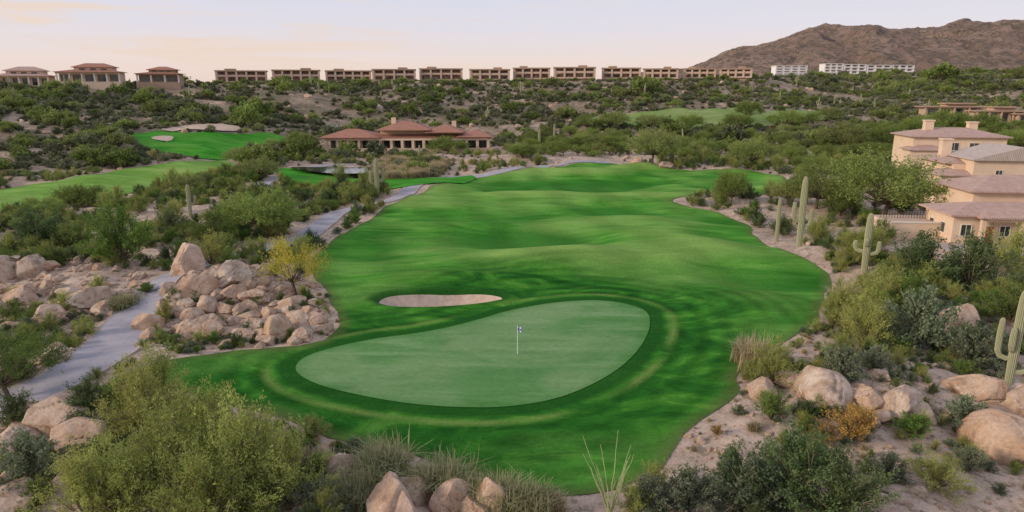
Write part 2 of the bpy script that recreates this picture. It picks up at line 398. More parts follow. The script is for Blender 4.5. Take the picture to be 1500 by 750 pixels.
def sheet(name,poly,spacing,mat,off=.05,hf=None,fine=None,extra=None):
    hf=hf or hfull
    pl=[Vector((float(a),float(b))) for a,b in poly]
    seg=[];n=len(pl)
    for i in range(n):
        a,b=pl[i],pl[(i+1)%n]; k=max(1,int((b-a).length/spacing))
        for j in range(k): seg.append(a+(b-a)*(j/k))
    x0,y0=poly.min(0); x1,y1=poly.max(0)
    gx,gy=np.meshgrid(np.arange(x0,x1,spacing),np.arange(y0,y1,spacing))
    gx=gx+rng.uniform(-.2,.2,gx.shape)*spacing; gy=gy+rng.uniform(-.2,.2,gy.shape)*spacing
    P=np.stack([gx.ravel(),gy.ravel()],-1)
    if fine is not None:
        for fp,fr,fs in fine:
            d=sdf(P[:,0],P[:,1],fp); P=P[np.abs(d)>fr] if fr<0.9*3 and fs>.4 else P[d>fr]
            a0,b0=fp.min(0)-fr; a1,b1=fp.max(0)+fr
            fx,fy=np.meshgrid(np.arange(a0,a1,fs),np.arange(b0,b1,fs)); FP=np.stack([fx.ravel(),fy.ravel()],-1)
            dd=sdf(FP[:,0],FP[:,1],fp)
            FP=FP[(np.abs(dd)<=fr)] if fs>.4 else FP[dd<=fr]
            P=np.concatenate([P,FP])
    P=P[sdf(P[:,0],P[:,1],poly)<-spacing*.45]
    verts=seg+[Vector((float(a),float(b))) for a,b in P]
    nb=len(seg)
    res=geometry.delaunay_2d_cdt(verts,[],[list(range(nb))],1,1e-5,True)
    vs=np.array([[v.x,v.y] for v in res[0]]); F=np.array([list(f) for f in res[2]])
    cen=vs[F].mean(1); F=F[sdf(cen[:,0],cen[:,1],poly)<.05]
    z=hf(vs[:,0],vs[:,1])+off
    A={"de":np.maximum(-sdf(vs[:,0],vs[:,1],poly),0)}
    if extra is not None:
        A["dg"]=extra(vs[:,0],vs[:,1]); A["bk"]=np.maximum(sdf(vs[:,0],vs[:,1],BUNK),0); A["rel"]=und(vs[:,0],vs[:,1])
    V=np.column_stack([vs,z])
    a,b,c=V[F[:,0]],V[F[:,1]],V[F[:,2]]
    cr=np.cross(b-a,c-a)[:,2]; F[cr<0]=F[cr<0][:,::-1]
    return obj(name,mesh_np(name,V,F,[mat],smooth=True,attrs=A))
def h_turf(x,y):
    z=hfull(x,y); b=(np.abs(x+6)<20)&(np.abs(y-62)<20)
    z=z.copy(); z[b]+=bunker_bowl(x[b],y[b]); return z
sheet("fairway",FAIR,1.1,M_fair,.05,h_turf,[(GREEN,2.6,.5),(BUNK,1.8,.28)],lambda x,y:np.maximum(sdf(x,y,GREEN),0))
sheet("putting_green",GREEN,.8,M_green,.085,h_turf)
def shrink(P,d):
    c=P.mean(0); v=P-c; L=np.hypot(v[:,0],v[:,1])[:,None]; return c+v*(1-d/L)
sheet("sand_bunker",shrink(BUNK,.45),.25,M_sand,.09,h_turf)
sheet("fairway",LFAIR,2.2,M_far,.06)
sheet("fairway",LGREEN,3,M_farb,.2)
sheet("sand_bunker",LB1,1.5,M_sand,.4)
sheet("sand_bunker",LB2,2,M_sand,.4)
sheet("lawn",RLAWN,6,M_pale,.3)
sheet("lawn",CLAWN,2,M_farb,.2)
sheet("lawn",CL2,2,M_farb,.2)
mw,nt,b=new_mat("pond_water",.05,.5); nt.links.new(ramp(nt,noise(nt,pos(nt),.3,2),[(.3,(.02,.03,.03)),(.7,(.04,.05,.045))]),b.inputs["Base Color"])
sheet("pond",POND,3,mw,0,lambda x,y:np.full(np.shape(x),float(np.max(h0(POND[:,0],POND[:,1])))+.35))

def ribbon(name,line,width,mat,edge,off=.11):
    L=np.array(line)
    d=np.concatenate([[0],np.cumsum(np.hypot(*np.diff(L,axis=0).T))]); s=np.arange(0,d[-1],.8)
    x=np.interp(s,d,L[:,0]); y=np.interp(s,d,L[:,1])
    tx=np.gradient(x); ty=np.gradient(y); l=np.hypot(tx,ty); nx,ny=-ty/l,tx/l
    w=np.full(len(s),width/2.) if np.isscalar(width) else np.interp(s,d,width)/2
    offs=[-1.12,-1.12,-1.0,-.5,0,.5,1.0,1.12,1.12]; rows=[]
    for k,o in enumerate(offs):
        ox=x+nx*w*o; oy=y+ny*w*o
        z=hfull(ox,oy)+off+(0.05 if k in(1,7) else 0)
        if k in(0,8): z=z-.3
        rows.append(np.stack([ox,oy,z],-1))
    V=np.stack(rows,1).reshape(-1,3); m=len(offs); n=len(s)
    i=np.arange(n-1)[:,None]*m+np.arange(m-1)[None]
    F=np.stack([i,i+1,i+m+1,i+m],-1).reshape(-1,4)[:,::-1]
    mi=np.tile([1,1,0,0,0,0,1,1],n-1)
    return obj(name,mesh_np(name,V,F,[mat,edge],mi))
wd=np.interp(np.arange(len(PATH)),[0,24,32,40,60,len(PATH)],[3.6,3.8,4.6,3.4,2.7,2.7])
ribbon("cart_path",PATH,wd,M_conc,M_conc_edge)
ribbon("cart_path",PATH2,2.6,M_conc,M_conc_edge)

# ------------------------------------------------------------------ mountain
def build_mountain():
    us=[900,960,1010,1040,1075,1110,1150,1185,1205,1240,1280,1310,1350,1400,1450,1480,1510,1560,1620,1700,1850]
    vs=[118,112,104,91,75,72,64,49,42,48,39,43,46,40,35,32,34,28,36,60,100]
    qs=[(u-750)/1050. for u in us]
    D=1600.
    zt=[CAM_H+D*(SP+CP*(v-375)/1000.)/-(CP-SP*(v-375)/1000.) for v in vs]
    nx,ny=520,260
    q=np.linspace(.12,1.15,nx); y=np.linspace(850,2500,ny)
    Qg,Yg=np.meshgrid(q,y,indexing='xy')
    X=Qg*Yg
    pk=np.interp(Qg,qs,zt)-20
    prof=np.where(Yg<D,sstep(850,D,Yg)**.8,1-sstep(D,2500,Yg))
    n=fbm(X/170,Yg/170,5,6)
    rid=1-np.abs(fbm(X/200+fbm(X/90,Yg/90,2,3)*.4,Yg/330,9,5))*2.2
    Z=20+pk*prof*(1+.2*n*(1-prof*.6))+ (rid-.6)*60*prof*(1-prof*.9)*1.9 + fbm(X/40,Yg/40,15,4)*10*prof
    Z=Z-12*(Yg<870)
    V=np.stack([X,Yg,Z],-1).reshape(-1,3)
    i=np.arange(ny-1)[:,None]*nx+np.arange(nx-1)[None]
    F=np.stack([i,i+1,i+nx+1,i+nx],-1).reshape(-1,4)
    m,nt,b=new_mat("mountain_rock",.95,.05); P=pos(nt)
    c=ramp(nt,noise(nt,P,.014,8,.72),[(.32,(.24,.16,.11)),(.5,(.39,.26,.19)),(.68,(.52,.36,.27))])
    c=mix(nt,mrange(nt,noise(nt,P,.07,7,.85),.49,.54,0,.85),c,(.13,.115,.07))
    c=mix(nt,.10,c,(.50,.45,.46))  # distance haze blended into the rock colour
    nt.links.new(c,b.inputs["Base Color"]); bump(nt,b,noise(nt,P,.05,7,.75),1.,22)
    obj("mountain",mesh_np("mountain",V,F,[m],smooth=True))
build_mountain()

# ------------------------------------------------------------------ plants
def gen_plant(name,seed,W,Hh,nb,ntw,nl,ll,lw,leafmat,barkmat,trunk=0,tr=.08,up=.3,twl=.35,elev=(.25,1.45),stem_r=.018,droop=0,flat=1.):
    r=np.random.default_rng(seed); V=[];F=[]
    C=[];A=[];TI=[]
    if trunk>0:
        lean=r.uniform(-.25,.25,2); top=np.array([lean[0]*trunk,lean[1]*trunk,trunk])
        tube(V,F,[(0,0,-.3),(lean[0]*trunk*.3,lean[1]*trunk*.5,trunk*.5),tuple(top)],[tr*1.5,tr*1.05,tr*.9],8)
    else: top=np.zeros(3)
    for i in range(nb):
        az=2*math.pi*(i*.618+r.uniform(-.08,.08)); el=r.uniform(*elev)
        if trunk>0:
            rr=W/2*math.sqrt(r.uniform(.02,1))*r.uniform(.75,1.05); zz=trunk+(Hh-trunk)*r.uniform(.2,.95)*math.sqrt(max(.08,1-(rr/(W/2))**2*.85))
            end=np.array([math.cos(az)*rr,math.sin(az)*rr,zz])
        else:
            rad=r.uniform(.72,1.05)
            end=np.array([math.cos(az)*math.cos(el)*W/2*rad,math.sin(az)*math.cos(el)*W/2*rad,math.sin(el)*Hh*rad])
        mid=top+(end-top)*.5+np.array([0,0,(.12*Hh if trunk==0 else -.04*Hh)])+r.normal(0,.04*W,3)*[1,1,.5]
        sr=stem_r if trunk==0 else tr*.42
        tube(V,F,[tuple(top*(.85 if trunk else 1)),tuple(mid),tuple(end)],[sr,sr*.65,sr*.2],5)
        bt=r.uniform(0,1)
        dirb=(end-mid); dirb/=np.linalg.norm(dirb)+1e-6
        for k in range(ntw):
            if trunk>0: st=end+r.normal(0,.075*W,3)*[1,1,.62]
            else:
                t=r.uniform(.25,1); st=(1-t)**2*top+2*t*(1-t)*mid+t*t*end+r.normal(0,.03*W,3)
            out=np.array([st[0],st[1],(st[2]-(trunk if trunk else 0))*flat]); out/=np.linalg.norm(out)+1e-6
            d=dirb*.5+out*.6+r.normal(0,.45,3)+np.array([0,0,up-droop]); d/=np.linalg.norm(d)
            tl=twl*min(W,Hh)*r.uniform(.5,1.1)*.6
            s=r.uniform(0,1,nl)[:,None]
            c=st+d*tl*s+r.normal(0,ll*.45,(nl,3))
            a=d*.8+r.normal(0,.55,(nl,3)); a/=np.linalg.norm(a,axis=1)[:,None]
            C.append(c);A.append(a);TI.append(np.clip(bt*.45+r.uniform(0,.25)+r.uniform(0,.3,nl)+s[:,0]*.15,0,1))
    C=np.concatenate(C);A=np.concatenate(A);TI=np.concatenate(TI)
    k=C[:,2]>.01; C=C[k];A=A[k];TI=TI[k]; n=len(C)
    B=np.cross(A,r.normal(0,1,(n,3))); B/=np.linalg.norm(B,axis=1)[:,None]+1e-9
    l=ll*r.uniform(.6,1.3,(n,1)); w=lw*r.uniform(.6,1.3,(n,1))
    LV=np.stack([C-A*l/2,C+B*w/2,C+A*l/2,C-B*w/2],1).reshape(-1,3)
    nv=len(V); LF=(np.arange(n*4).reshape(-1,4)+nv)
    Fa=np.concatenate([np.array(F),LF]); Va=np.concatenate([np.array(V),LV])
    mi=np.concatenate([np.zeros(len(F)),np.ones(n)])
    ti=np.concatenate([np.zeros(nv),np.repeat(TI,4)])
    return mesh_np(name,Va,Fa,[barkmat,leafmat],mi,attrs={"tint":ti})
def gen_grass(name,seed,W,Hh,nbl,mat,lean=.5,w=.02):
    r=np.random.default_rng(seed); V=[];F=[];T=[]
    for i in range(nbl):
        az=r.uniform(0,6.283); b=np.array([r.normal(0,W*.15),r.normal(0,W*.15),0]); L=Hh*r.uniform(.45,1.1); le=min(abs(r.normal(0,lean)),.85)
        d=np.array([math.cos(az),math.sin(az),0]); s=np.array([-d[1],d[0],0])*w
        p1=b+d*L*le*.3+np.array([0,0,L*.55]); p2=b+d*L*le*.95+np.array([0,0,L*(1-le*.45)])
        k=len(V); V+= [b-s,b+s,p1+s*.8,p1-s*.8,p2+s*.15,p2-s*.15]; F+=[[k,k+1,k+2,k+3],[k+3,k+2,k+4,k+5]]
        t=r.uniform(0,1); T+=[t*.3,t*.3,t*.7,t*.7,t,t]
    return mesh_np(name,np.array(V),np.array(F),[mat],attrs={"tint":T})
PR={}
def P_(k,*ms): PR[k]=list(ms)
P_('creo',*[gen_plant("creosote",s,2.6,2.0,36,14,19,.075,.024,L_creo,M_twig,up=.5,elev=(.15,1.5)) for s in(1,2,3)])
P_('green',*[gen_plant("greenbush",s,2.2,1.6,32,12,20,.07,.036,L_green,M_twig,up=.3) for s in(4,5)])
P_('sage',*[gen_plant("sage",s,1.3,.8,34,9,15,.06,.032,L_sage,M_twig,up=.3,elev=(.05,1.5)) for s in(6,7)])
P_('dark',*[gen_plant("jojoba",s,2.2,1.7,36,12,20,.07,.036,L_dark,M_twig,up=.4,elev=(.1,1.5)) for s in(8,9)])
P_('orange',*[gen_plant("buckwheat",s,1.8,1.2,28,9,14,.07,.035,L_orange,M_twig,up=.4) for s in(10,)])
P_('dry',*[gen_grass("drygrass",s,1.1,.8,420,L_dry,.6,.012) for s in(1,2)])
P_('grass',*[gen_grass("bunchgrass",s,1.5,.8,700,L_grn,.7,.012) for s in(3,4)])
P_('tree',*[gen_plant("mesquite",s,7,4.8,34,30,12,.19,.10,L_treef,M_bark,trunk=1.4,tr=.16) for s in(11,12,13)])
P_('lime',*[gen_plant("paloverde",s,4.6,4.6,20,26,12,.13,.06,L_lime,M_bark,trunk=1.9,tr=.13,droop=.2) for s in(14,)])
P_('pv',*[gen_plant("paloverde2",s,5.0,4.2,30,34,17,.10,.04,L_green,M_bark,trunk=1.2,tr=.12) for s in(15,)])
def gen_saguaro(name,Hh,R,arms,seed=0):
    V=[];F=[];T=[]
    def ribbed(pts,rad):
        sides=28; base=len(V); n=len(pts); pts=[Vector(p) for p in pts]
        ref=Vector((0.2,1,.0)).normalized()
        for i,p in enumerate(pts):
            d=(pts[min(i+1,n-1)]-pts[max(i-1,0)]).normalized(); a=d.cross(ref).normalized(); b=d.cross(a)
            for k in range(sides):
                t=2*math.pi*k/sides; q=rad[i]*(1 if k%2 else .84)
                V.append(tuple(p+a*q*math.cos(t)+b*q*math.sin(t))); T.append(1. if k%2 else 0.)
        for i in range(n-1):
            for k in range(sides):
                k2=(k+1)%sides; F.append([base+i*sides+k,base+i*sides+k2,base+(i+1)*sides+k2,base+(i+1)*sides+k])
    zs=[-.2,.0,.15,.35,.6,.8,.92,.97,.99,1.]; rs=[.8,.82,.88,1,1,.95,.82,.62,.38,.04]
    ribbed([(0,0,z*Hh) for z in zs],[r*R for r in rs])
    for (z,az,out,top) in arms:
        dx,dy=math.cos(az),math.sin(az); ra=R*.68
        pts=[(0,0,z),(dx*out*.5,dy*out*.5,z-.02),(dx*out*.85,dy*out*.85,z+.1),(dx*out,dy*out,z+.4),(dx*out*1.03,dy*out*1.03,z+.4+(top-z-.4)*.5),(dx*out*1.0,dy*out*1.0,top-.15),(dx*out,dy*out,top-.05),(dx*out,dy*out,top)]
        ribbed(pts,[ra*.7,ra*.8,ra*.9,ra,ra,ra*.85,ra*.5,ra*.05])
    return mesh_np(name,np.array(V),np.array(F),[M_cact],smooth=False,attrs={"tint":T})
def gen_rock(seed,flat=.75):
    r=np.random.default_rng(seed); bm=bmesh.new(); bmesh.ops.create_icosphere(bm,subdivisions=5,radius=1)
    V=np.array([v.co[:] for v in bm.verts])
    for _ in range(16):
        n=r.normal(0,1,3); n/=np.linalg.norm(n); d=r.uniform(.5,.82)
        s=V@n; k=s>d; V[k]-=((s[k]-d)[:,None]*n)*.985
    V*= [1.05,r.uniform(.7,.95),flat*r.uniform(.8,1.1)]
    nn=V/np.linalg.norm(V,axis=1)[:,None]
    dd=fbm(V[:,0]*2.6+V[:,2]*1.7+seed,V[:,1]*2.6-V[:,2]*1.3,seed,5)
    cr=np.abs(fbm(V[:,0]*1.3-V[:,2]*1.9+seed*2,V[:,1]*1.5+V[:,2],seed+50,3))
    V+=nn*(dd*.06-np.exp(-(cr/.03)**2)*.09)[:,None]
    for v,c in zip(bm.verts,V): v.co=c
    me=bpy.data.meshes.new("rock"); bm.to_mesh(me); bm.free(); me.materials.append(M_rock)
    me.polygons.foreach_set("use_smooth",[True]*len(me.polygons)); return me
ROCKS=[gen_rock(s) for s in range(20,28)]; NR=len(ROCKS)

def protocoll(name,meshes):
    c=bpy.data.collections.new(name)
    for i,m in enumerate(meshes):
        o=bpy.data.objects.new("%s_%02d"%(name,i),m); c.objects.link(o)
    return c
def scatter(name,P,scl,idx,coll,tilt=.06):
    n=len(P); me=bpy.data.meshes.new(name); me.vertices.add(n); me.vertices.foreach_set("co",np.asarray(P,np.float32).ravel())
    rot=np.stack([rng.normal(0,tilt,n),rng.normal(0,tilt,n),rng.uniform(0,6.283,n)],-1)
    sc=np.asarray(scl); sc=np.stack([sc*rng.uniform(.85,1.15,n),sc*rng.uniform(.85,1.15,n),sc*rng.uniform(.75,1.15,n)],-1)
    a=me.attributes.new("rot",'FLOAT_VECTOR','POINT'); a.data.foreach_set("vector",rot.astype(np.float32).ravel())
    a=me.attributes.new("scl",'FLOAT_VECTOR','POINT'); a.data.foreach_set("vector",sc.astype(np.float32).ravel())
    a=me.attributes.new("idx",'INT','POINT'); a.data.foreach_set("value",np.asarray(idx,np.int32))
    o=obj(name,me)
    g=bpy.data.node_groups.new(name,'GeometryNodeTree')
    g.interface.new_socket("Geometry",in_out='INPUT',socket_type='NodeSocketGeometry'); g.interface.new_socket("Geometry",in_out='OUTPUT',socket_type='NodeSocketGeometry')
    gi=g.nodes.new("NodeGroupInput"); go=g.nodes.new("NodeGroupOutput"); ip=g.nodes.new("GeometryNodeInstanceOnPoints")
    ci=g.nodes.new("GeometryNodeCollectionInfo"); ci.inputs["Collection"].default_value=coll; ci.inputs["Separate Children"].default_value=True; ci.inputs["Reset Children"].default_value=True
    ip.inputs["Pick Instance"].default_value=True
    def na(nm,t):
        x=g.nodes.new("GeometryNodeInputNamedAttribute"); x.data_type=t; x.inputs["Name"].default_value=nm; return x.outputs["Attribute"]
    L=g.links.new
    L(gi.outputs[0],ip.inputs["Points"]); L(ci.outputs[0],ip.inputs["Instance"]); L(na("idx",'INT'),ip.inputs["Instance Index"])
    L(na("rot",'FLOAT_VECTOR'),ip.inputs["Rotation"]); L(na("scl",'FLOAT_VECTOR'),ip.inputs["Scale"]); L(ip.outputs[0],go.inputs[0])
    md=o.modifiers.new("scatter",'NODES'); md.node_group=g
    return o
HX=[]
def clear_mask(x,y,mf=.3,mp=2.3):
    k=np.ones(len(x),bool)
    for P,mg in ((FAIR,mf),(LFAIR,.5),(LGREEN,1),(LB2,1),(RLAWN,.3),(CLAWN,1),(CL2,1),(POND,.5)):
        k&=sdf(x,y,P)>mg
    k&=linedist(x,y,PATH)>mp; k&=linedist(x,y,PATH2)>mp
    for (a,b,r) in HX: k&=np.hypot(x-a,y-b)>r
    return k

# ------------------------------------------------------------------ buildings
def empty(name,x,y,z,rz=0):
    e=bpy.data.objects.new(name,None); ROOT.objects.link(e); e.location=(x,y,z); e.rotation_euler=(0,0,rz); e.empty_display_size=1; return e
def boxes(par,name,lst,mat):
    V=[];F=[]
    for (cx,cy,z0,sx,sy,sz) in lst:
        k=len(V)
        for dx,dy,dz in ((-1,-1,0),(1,-1,0),(1,1,0),(-1,1,0),(-1,-1,1),(1,-1,1),(1,1,1),(-1,1,1)): V.append((cx+dx*sx/2,cy+dy*sy/2,z0+dz*sz))
        F+=[[k,k+3,k+2,k+1],[k+4,k+5,k+6,k+7],[k,k+1,k+5,k+4],[k+1,k+2,k+6,k+5],[k+2,k+3,k+7,k+6],[k+3,k,k+4,k+7]]
    return obj(name,mesh_np(name,V,F,[mat]),par)
def roof(par,name,cx,cy,z,sx,sy,h,mat,oh=.6,kind='hip',axis='x',th=.18):
    a,b=sx/2+oh,sy/2+oh
    if axis=='y': a,b=b,a
    r=max(a-b,0.01) if kind=='hip' else a
    v=[(-a,-b,0),(a,-b,0),(a,b,0),(-a,b,0),(-a,-b,th),(a,-b,th),(a,b,th),(-a,b,th),(-r,0,h),(r,0,h)]
    if axis=='y': v=[(-y,x,zz) for x,y,zz in v]
    v=[(x+cx,y+cy,zz+z) for x,y,zz in v]
    F=[[0,3,2,1],[0,1,5,4],[1,2,6,5],[2,3,7,6],[3,0,4,7],[4,5,9,8],[6,7,8,9],[5,6,9],[7,4,8]]
    return obj(name,mesh_np(name,v,F,[mat]),par)
def windows(par,lst):
    boxes(par,"shaded_windows",[(x,y-.03,z,w,.05,h) for x,y,z,w,h in lst],M_glass)
    fr=[]
    for x,y,z,w,h in lst:
        fr+=[(x-w/2-.05,y-.045,z-.1,.1,.09,h+.2),(x+w/2+.05,y-.045,z-.1,.1,.09,h+.2),(x,y-.045,z+h,w,.09,.1),(x,y-.045,z-.1,w,.09,.1),(x,y-.045,z,.05,.08,h)]
    boxes(par,"window_frames",fr,M_trim)
def side_windows(par,lst):
    boxes(par,"side_window_glass",[(x-.03,y,z,.05,w,h) for x,y,z,w,h in lst],M_glass)
    fr=[]
    for x,y,z,w,h in lst:
        fr+=[(x-.045,y-w/2-.05,z-.1,.09,.1,h+.2),(x-.045,y+w/2+.05,z-.1,.09,.1,h+.2),(x-.045,y,z+h,.09,w,.1),(x-.045,y,z-.1,.09,w,.1)]
    boxes(par,"side_window_frames",fr,M_trim)
fwv=lambda v:(SP+CP*(v-375)/1000.)/(CP-SP*(v-375)/1000.)

def hotel(u0,u1,vt,vb,dist,i):
    dist=dist+(5,-4,3,-2,6,-5)[i%6]
    k=dist/1.045
    x0=(u0-750)/1000*k; x1=(u1-750)/1000*k
    X=(x0+x1)/2; w=(x1-x0)*(.93,.90,.94,.92)[i%4]
    zt=CAM_H-dist*fwv(vt); zb=CAM_H-dist*fwv(vb); h=zt-zb
    e=empty("hotel_building",X,dist,zb,-math.atan2(X,dist)*.8)
    D=10; f=h/2
    boxes(e,"walls",[(0,D/2+1.6,-3,w-.8,D-3.2,h+2.5)],M_hotel)
    boxes(e,"foundation",[(0,D/2+.5,-6,w-.4,D-1,6)],M_brown)
    boxes(e,"roof_slab",[(0,D/2,h-.7,w+.6,D+.8,.7),(w*(.2 if i%2 else -.22),D/2+1,h,w*.22,4,1.0)],M_brown)
    boxes(e,"balcony_slabs",[(0,.85,f-.25,w-.7,1.5,.25)],M_hotel)
    n=max(4,int(w/5)); xs=np.linspace(-w/2+.5,w/2-.5,n+1)
    boxes(e,"piers",[(float(a),.7,0,1.1,1.75,h-.7) for a in xs],M_hotel)
    op=[];rl=[]
    for a,b in zip(xs[:-1],xs[1:]):
        c=float(a+b)/2; ww=float(b-a)-2.4
        for z in (0.25,f+.1): op.append((c,1.58,z,ww,.1,f-1.0))
        rl.append((c,.1,f,float(b-a)-1.12,.12,.9)); rl.append((c,.1,0,float(b-a)-1.12,.12,.8))
    boxes(e,"shaded_windows",op,M_shade); boxes(e,"balcony_railings",rl,M_hotel)
    HX.append((X,dist,w*.62))
for i,a in enumerate([(311,388,103,121),(393,468,102,120.5),(473,543,103,120.5),(541,610,101,119),(611,679,100,118),(684,750,101,118),(750,808,99,116),(809,876,98,115),(881,942,99,115.5),(942,998,100,115.5),(1003,1052,100,115),(1056,1106,100,114)]):
    hotel(*a,400,i)

def ridge_villa(u0,u1,vt,vb,dist,mat,rmat,cols=6,name="villa"):
    k=dist/1.045; x=((u0+u1)/2-750)/1000*k; w=(u1-u0)/1000*k
    zt=CAM_H-dist*fwv(vt); zb=CAM_H-dist*fwv(vb); h=(zt-zb)
    e=empty(name,x,dist,zb,-math.atan2(x,dist)*.5)
    h1=h*.5
    boxes(e,"walls",[(0,6,-4,w-1,8,4+h1),(w*.05,7,h1,w*.6,7,h*.27),(0,.9,-5.5,w,3.4,5.4)],mat)
    xs=np.linspace(-w/2+.4,w/2-.4,cols)
    boxes(e,"columns",[(float(a),.0,-.1,.55,.55,h1-.25) for a in xs],M_trim)
    boxes(e,"porch_beam",[(0,0,h1-.4,w,.8,.45)],mat)
    boxes(e,"shaded_windows",[(float(a+b)/2,1.95,.3,float(b-a)-1.3,.1,h1-1.2) for a,b in zip(xs[:-1],xs[1:])]+[(w*.05+o*w*.17,3.45,h1+h*.09,w*.09,.1,h*.13) for o in(-1,0,1)],M_glass)
    roof(e,"porch_roof",0,4.6,h1+.06,w,10.5,h*.16,rmat,.5)
    roof(e,"upper_roof",w*.05,7,h1+h*.27,w*.6,7,h*.24,rmat,.9)
    HX.append((x,dist,w*.55))
    return e
ridge_villa(-20,58,97,126,280,M_stucco,M_tile,7)
ridge_villa(80,165,92,120,285,M_stucco,M_tile2,6)
ridge_villa(196,255,97,120,295,M_brown,M_tile2,4)

def white_block(u0,u1,vt,vb,dist):
    k=dist/1.045; x=((u0+u1)/2-750)/1000*k; w=(u1-u0)/1000*k
    zt=CAM_H-dist*fwv(vt); zb=CAM_H-dist*fwv(vb); h=zt-zb
    e=empty("white_apartment_building",x,dist,zb,0)
    boxes(e,"walls",[(0,8,-6,w-1,12,h+5.6)],M_white)
    boxes(e,"roof_slab",[(0,7.5,h-.5,w,14,.5)],M_white)
    n=int(max(3,w/7)); xs=np.linspace(-w/2+.5,w/2-.5,n+1)
    boxes(e,"piers",[(float(a),1.4,-3,1,1.2,h+2.5) for a in xs],M_white)
    nf=3; fh=h/nf
    boxes(e,"balconies",[(0,1.3,i*fh-.3,w-1.2,1.3,.9) for i in range(nf)],M_white)
    boxes(e,"shaded_windows",[(float(a+b)/2,1.97,i*fh+.9,float(b-a)*.55,.1,fh-1.6) for i in range(nf) for a,b in zip(xs[:-1],xs[1:])],M_shade)
    HX.append((x,dist,w*.8))
for a in [(1140,1187,96,107),(1212,1240,93,106),(1241,1274,94,108),(1275,1312,95,109),(1313,1345,95,110)]: white_block(*a,690)

def clubhouse():
    x0,y=S(475,222); x1,_=S(720,221); w=x1-x0; cx=(x0+x1)/2; z=float(h0(np.array([cx]),np.array([y]))[0])
    e=empty("clubhouse",cx,y,z,math.radians(2))
    boxes(e,"walls",[(0,9,-1,w*.92,10,4.6),(-w*.02,8,3.6,w*.3,9,2.2),(w*.22,8,3.6,w*.2,8,1.6)],M_stucco)
    n=16; xs=np.linspace(-w/2+1,w/2-1,n)
    boxes(e,"columns",[(float(a),.4,-1,.8,.75,4.2) for a in xs],M_stucco)
    boxes(e,"arcade_beam",[(0,.4,2.8,w-1.2,.9,.6)],M_stucco)
    boxes(e,"terrace_wall",[(0,-2.2,-1,w+2,.4,1.6)],M_stucco2)
    boxes(e,"shaded_windows",[(float(a+b)/2,3.95,.2,float(b-a)-1,.1,2.3) for a,b in zip(xs[:-1],xs[1:])],M_glass)
    roof(e,"main_roof",-w*.02,6.5,5.8,w*.30,13,2.6,M_tile2,.7)
    roof(e,"west_wing_roof",-w*.34,6,3.6,w*.34,14,2.4,M_tile2,.5)
    roof(e,"east_wing_roof",w*.22,6.5,5.1,w*.2,13,2.3,M_tile2,.8)
    roof(e,"east_end_roof",w*.40,6,3.7,w*.2,13,2.1,M_tile2,.5)
    roof(e,"arcade_roof",0,2.6,3.4,w-2,4.6,1.1,M_tile2,.4)
    boxes(e,"chimney",[(-w*.1,9,5.5,1.4,1.4,3.8),(w*.27,10,5,1.4,1.4,3.2)],M_stucco)
    for k in(-.35,0,.35): HX.append((cx+w*k,y+5,w*.24))
clubhouse()
def houseA():
    x,y=S(1392,356); z=H(x+6,y+3)-.1; e=empty("stucco_house",x,y,z,math.radians(-6))
    boxes(e,"walls",[(6.5,3.5,-.6,13,7,4.0)],M_stucco)
    boxes(e,"upper_walls",[(11.5,9.6,-.6,14,9,6.2)],M_stucco)
    roof(e,"front_roof",6.5,3.5,3.4,13,7,1.2,M_tile,.7)
    roof(e,"upper_roof",11.5,9.6,5.6,14,9,1.7,M_tile,.8)
    boxes(e,"column",[(7.4,-.9,-.3,.5,.5,3.4),(2.9,-.9,-.3,.5,.5,3.4),(5.15,-.9,2.9,4.0,.45,.5)],M_stucco)
    roof(e,"porch_roof",5.15,-.2,3.32,5.2,2.2,.8,M_tile,.35)
    windows(e,[(1.5,-.0,1.0,1.1,1.3),(9.6,0,.05,2.8,2.35),(5.9,0,1.0,1.1,1.2)])
    side_windows(e,[(0,2.2,1.0,1.0,1.2),(0,5.0,1.0,1.0,1.2)])
    boxes(e,"red_door",[(4.1,-.04,.0,1.0,.08,2.1)],M_door)
    boxes(e,"patio",[(5,-3.2,-.5,15,6.2,.55)],M_conc_edge)
    boxes(e,"patio_table",[(7.4,-3.0,.75,1.6,.9,.06),(7.4,-3,.05,.12,.12,.7)],M_iron)
    boxes(e,"patio_chairs",[(6.2,-3,.45,.5,.5,.06),(6.0,-3,.5,.06,.5,.5),(8.7,-3,.45,.5,.5,.06),(8.95,-3,.5,.06,.5,.5)]+[(6.2+a*.2,-3+b*.2,.05,.05,.05,.4) for a in(-1,1) for b in(-1,1)]+[(8.7+a*.2,-3+b*.2,.05,.05,.05,.4) for a in(-1,1) for b in(-1,1)],M_iron)
    HX.append((x+7,y+5,11)); HX.append((x+5,y-4,8))
    xw,yw=S(1302,348); zz=H(xw+3,yw)
    t=empty("terrace_wall",xw,yw,zz,math.radians(-4))
    boxes(t,"wall",[(4,0,-.6,8,.35,2.6),(0,3,-.6,.35,5.6,2.6)],M_stucco)
    boxes(t,"coping",[(4,-.0,2.0,8.2,.5,.12)],M_trim)
    pk=[(.3+i*.35,3.5,2.0,.05,.05,1.0) for i in range(22)]
    boxes(t,"terrace_deck",[(4,3.2,-.6,7.4,5.9,2.5)],M_stucco2)
    boxes(t,"railing",pk+[(4,3.5,3.0,7.8,.07,.07)],M_iron)
    HX.append((xw+4,yw+2,5)); HX.append((xw+4,yw-3,4))
houseA()
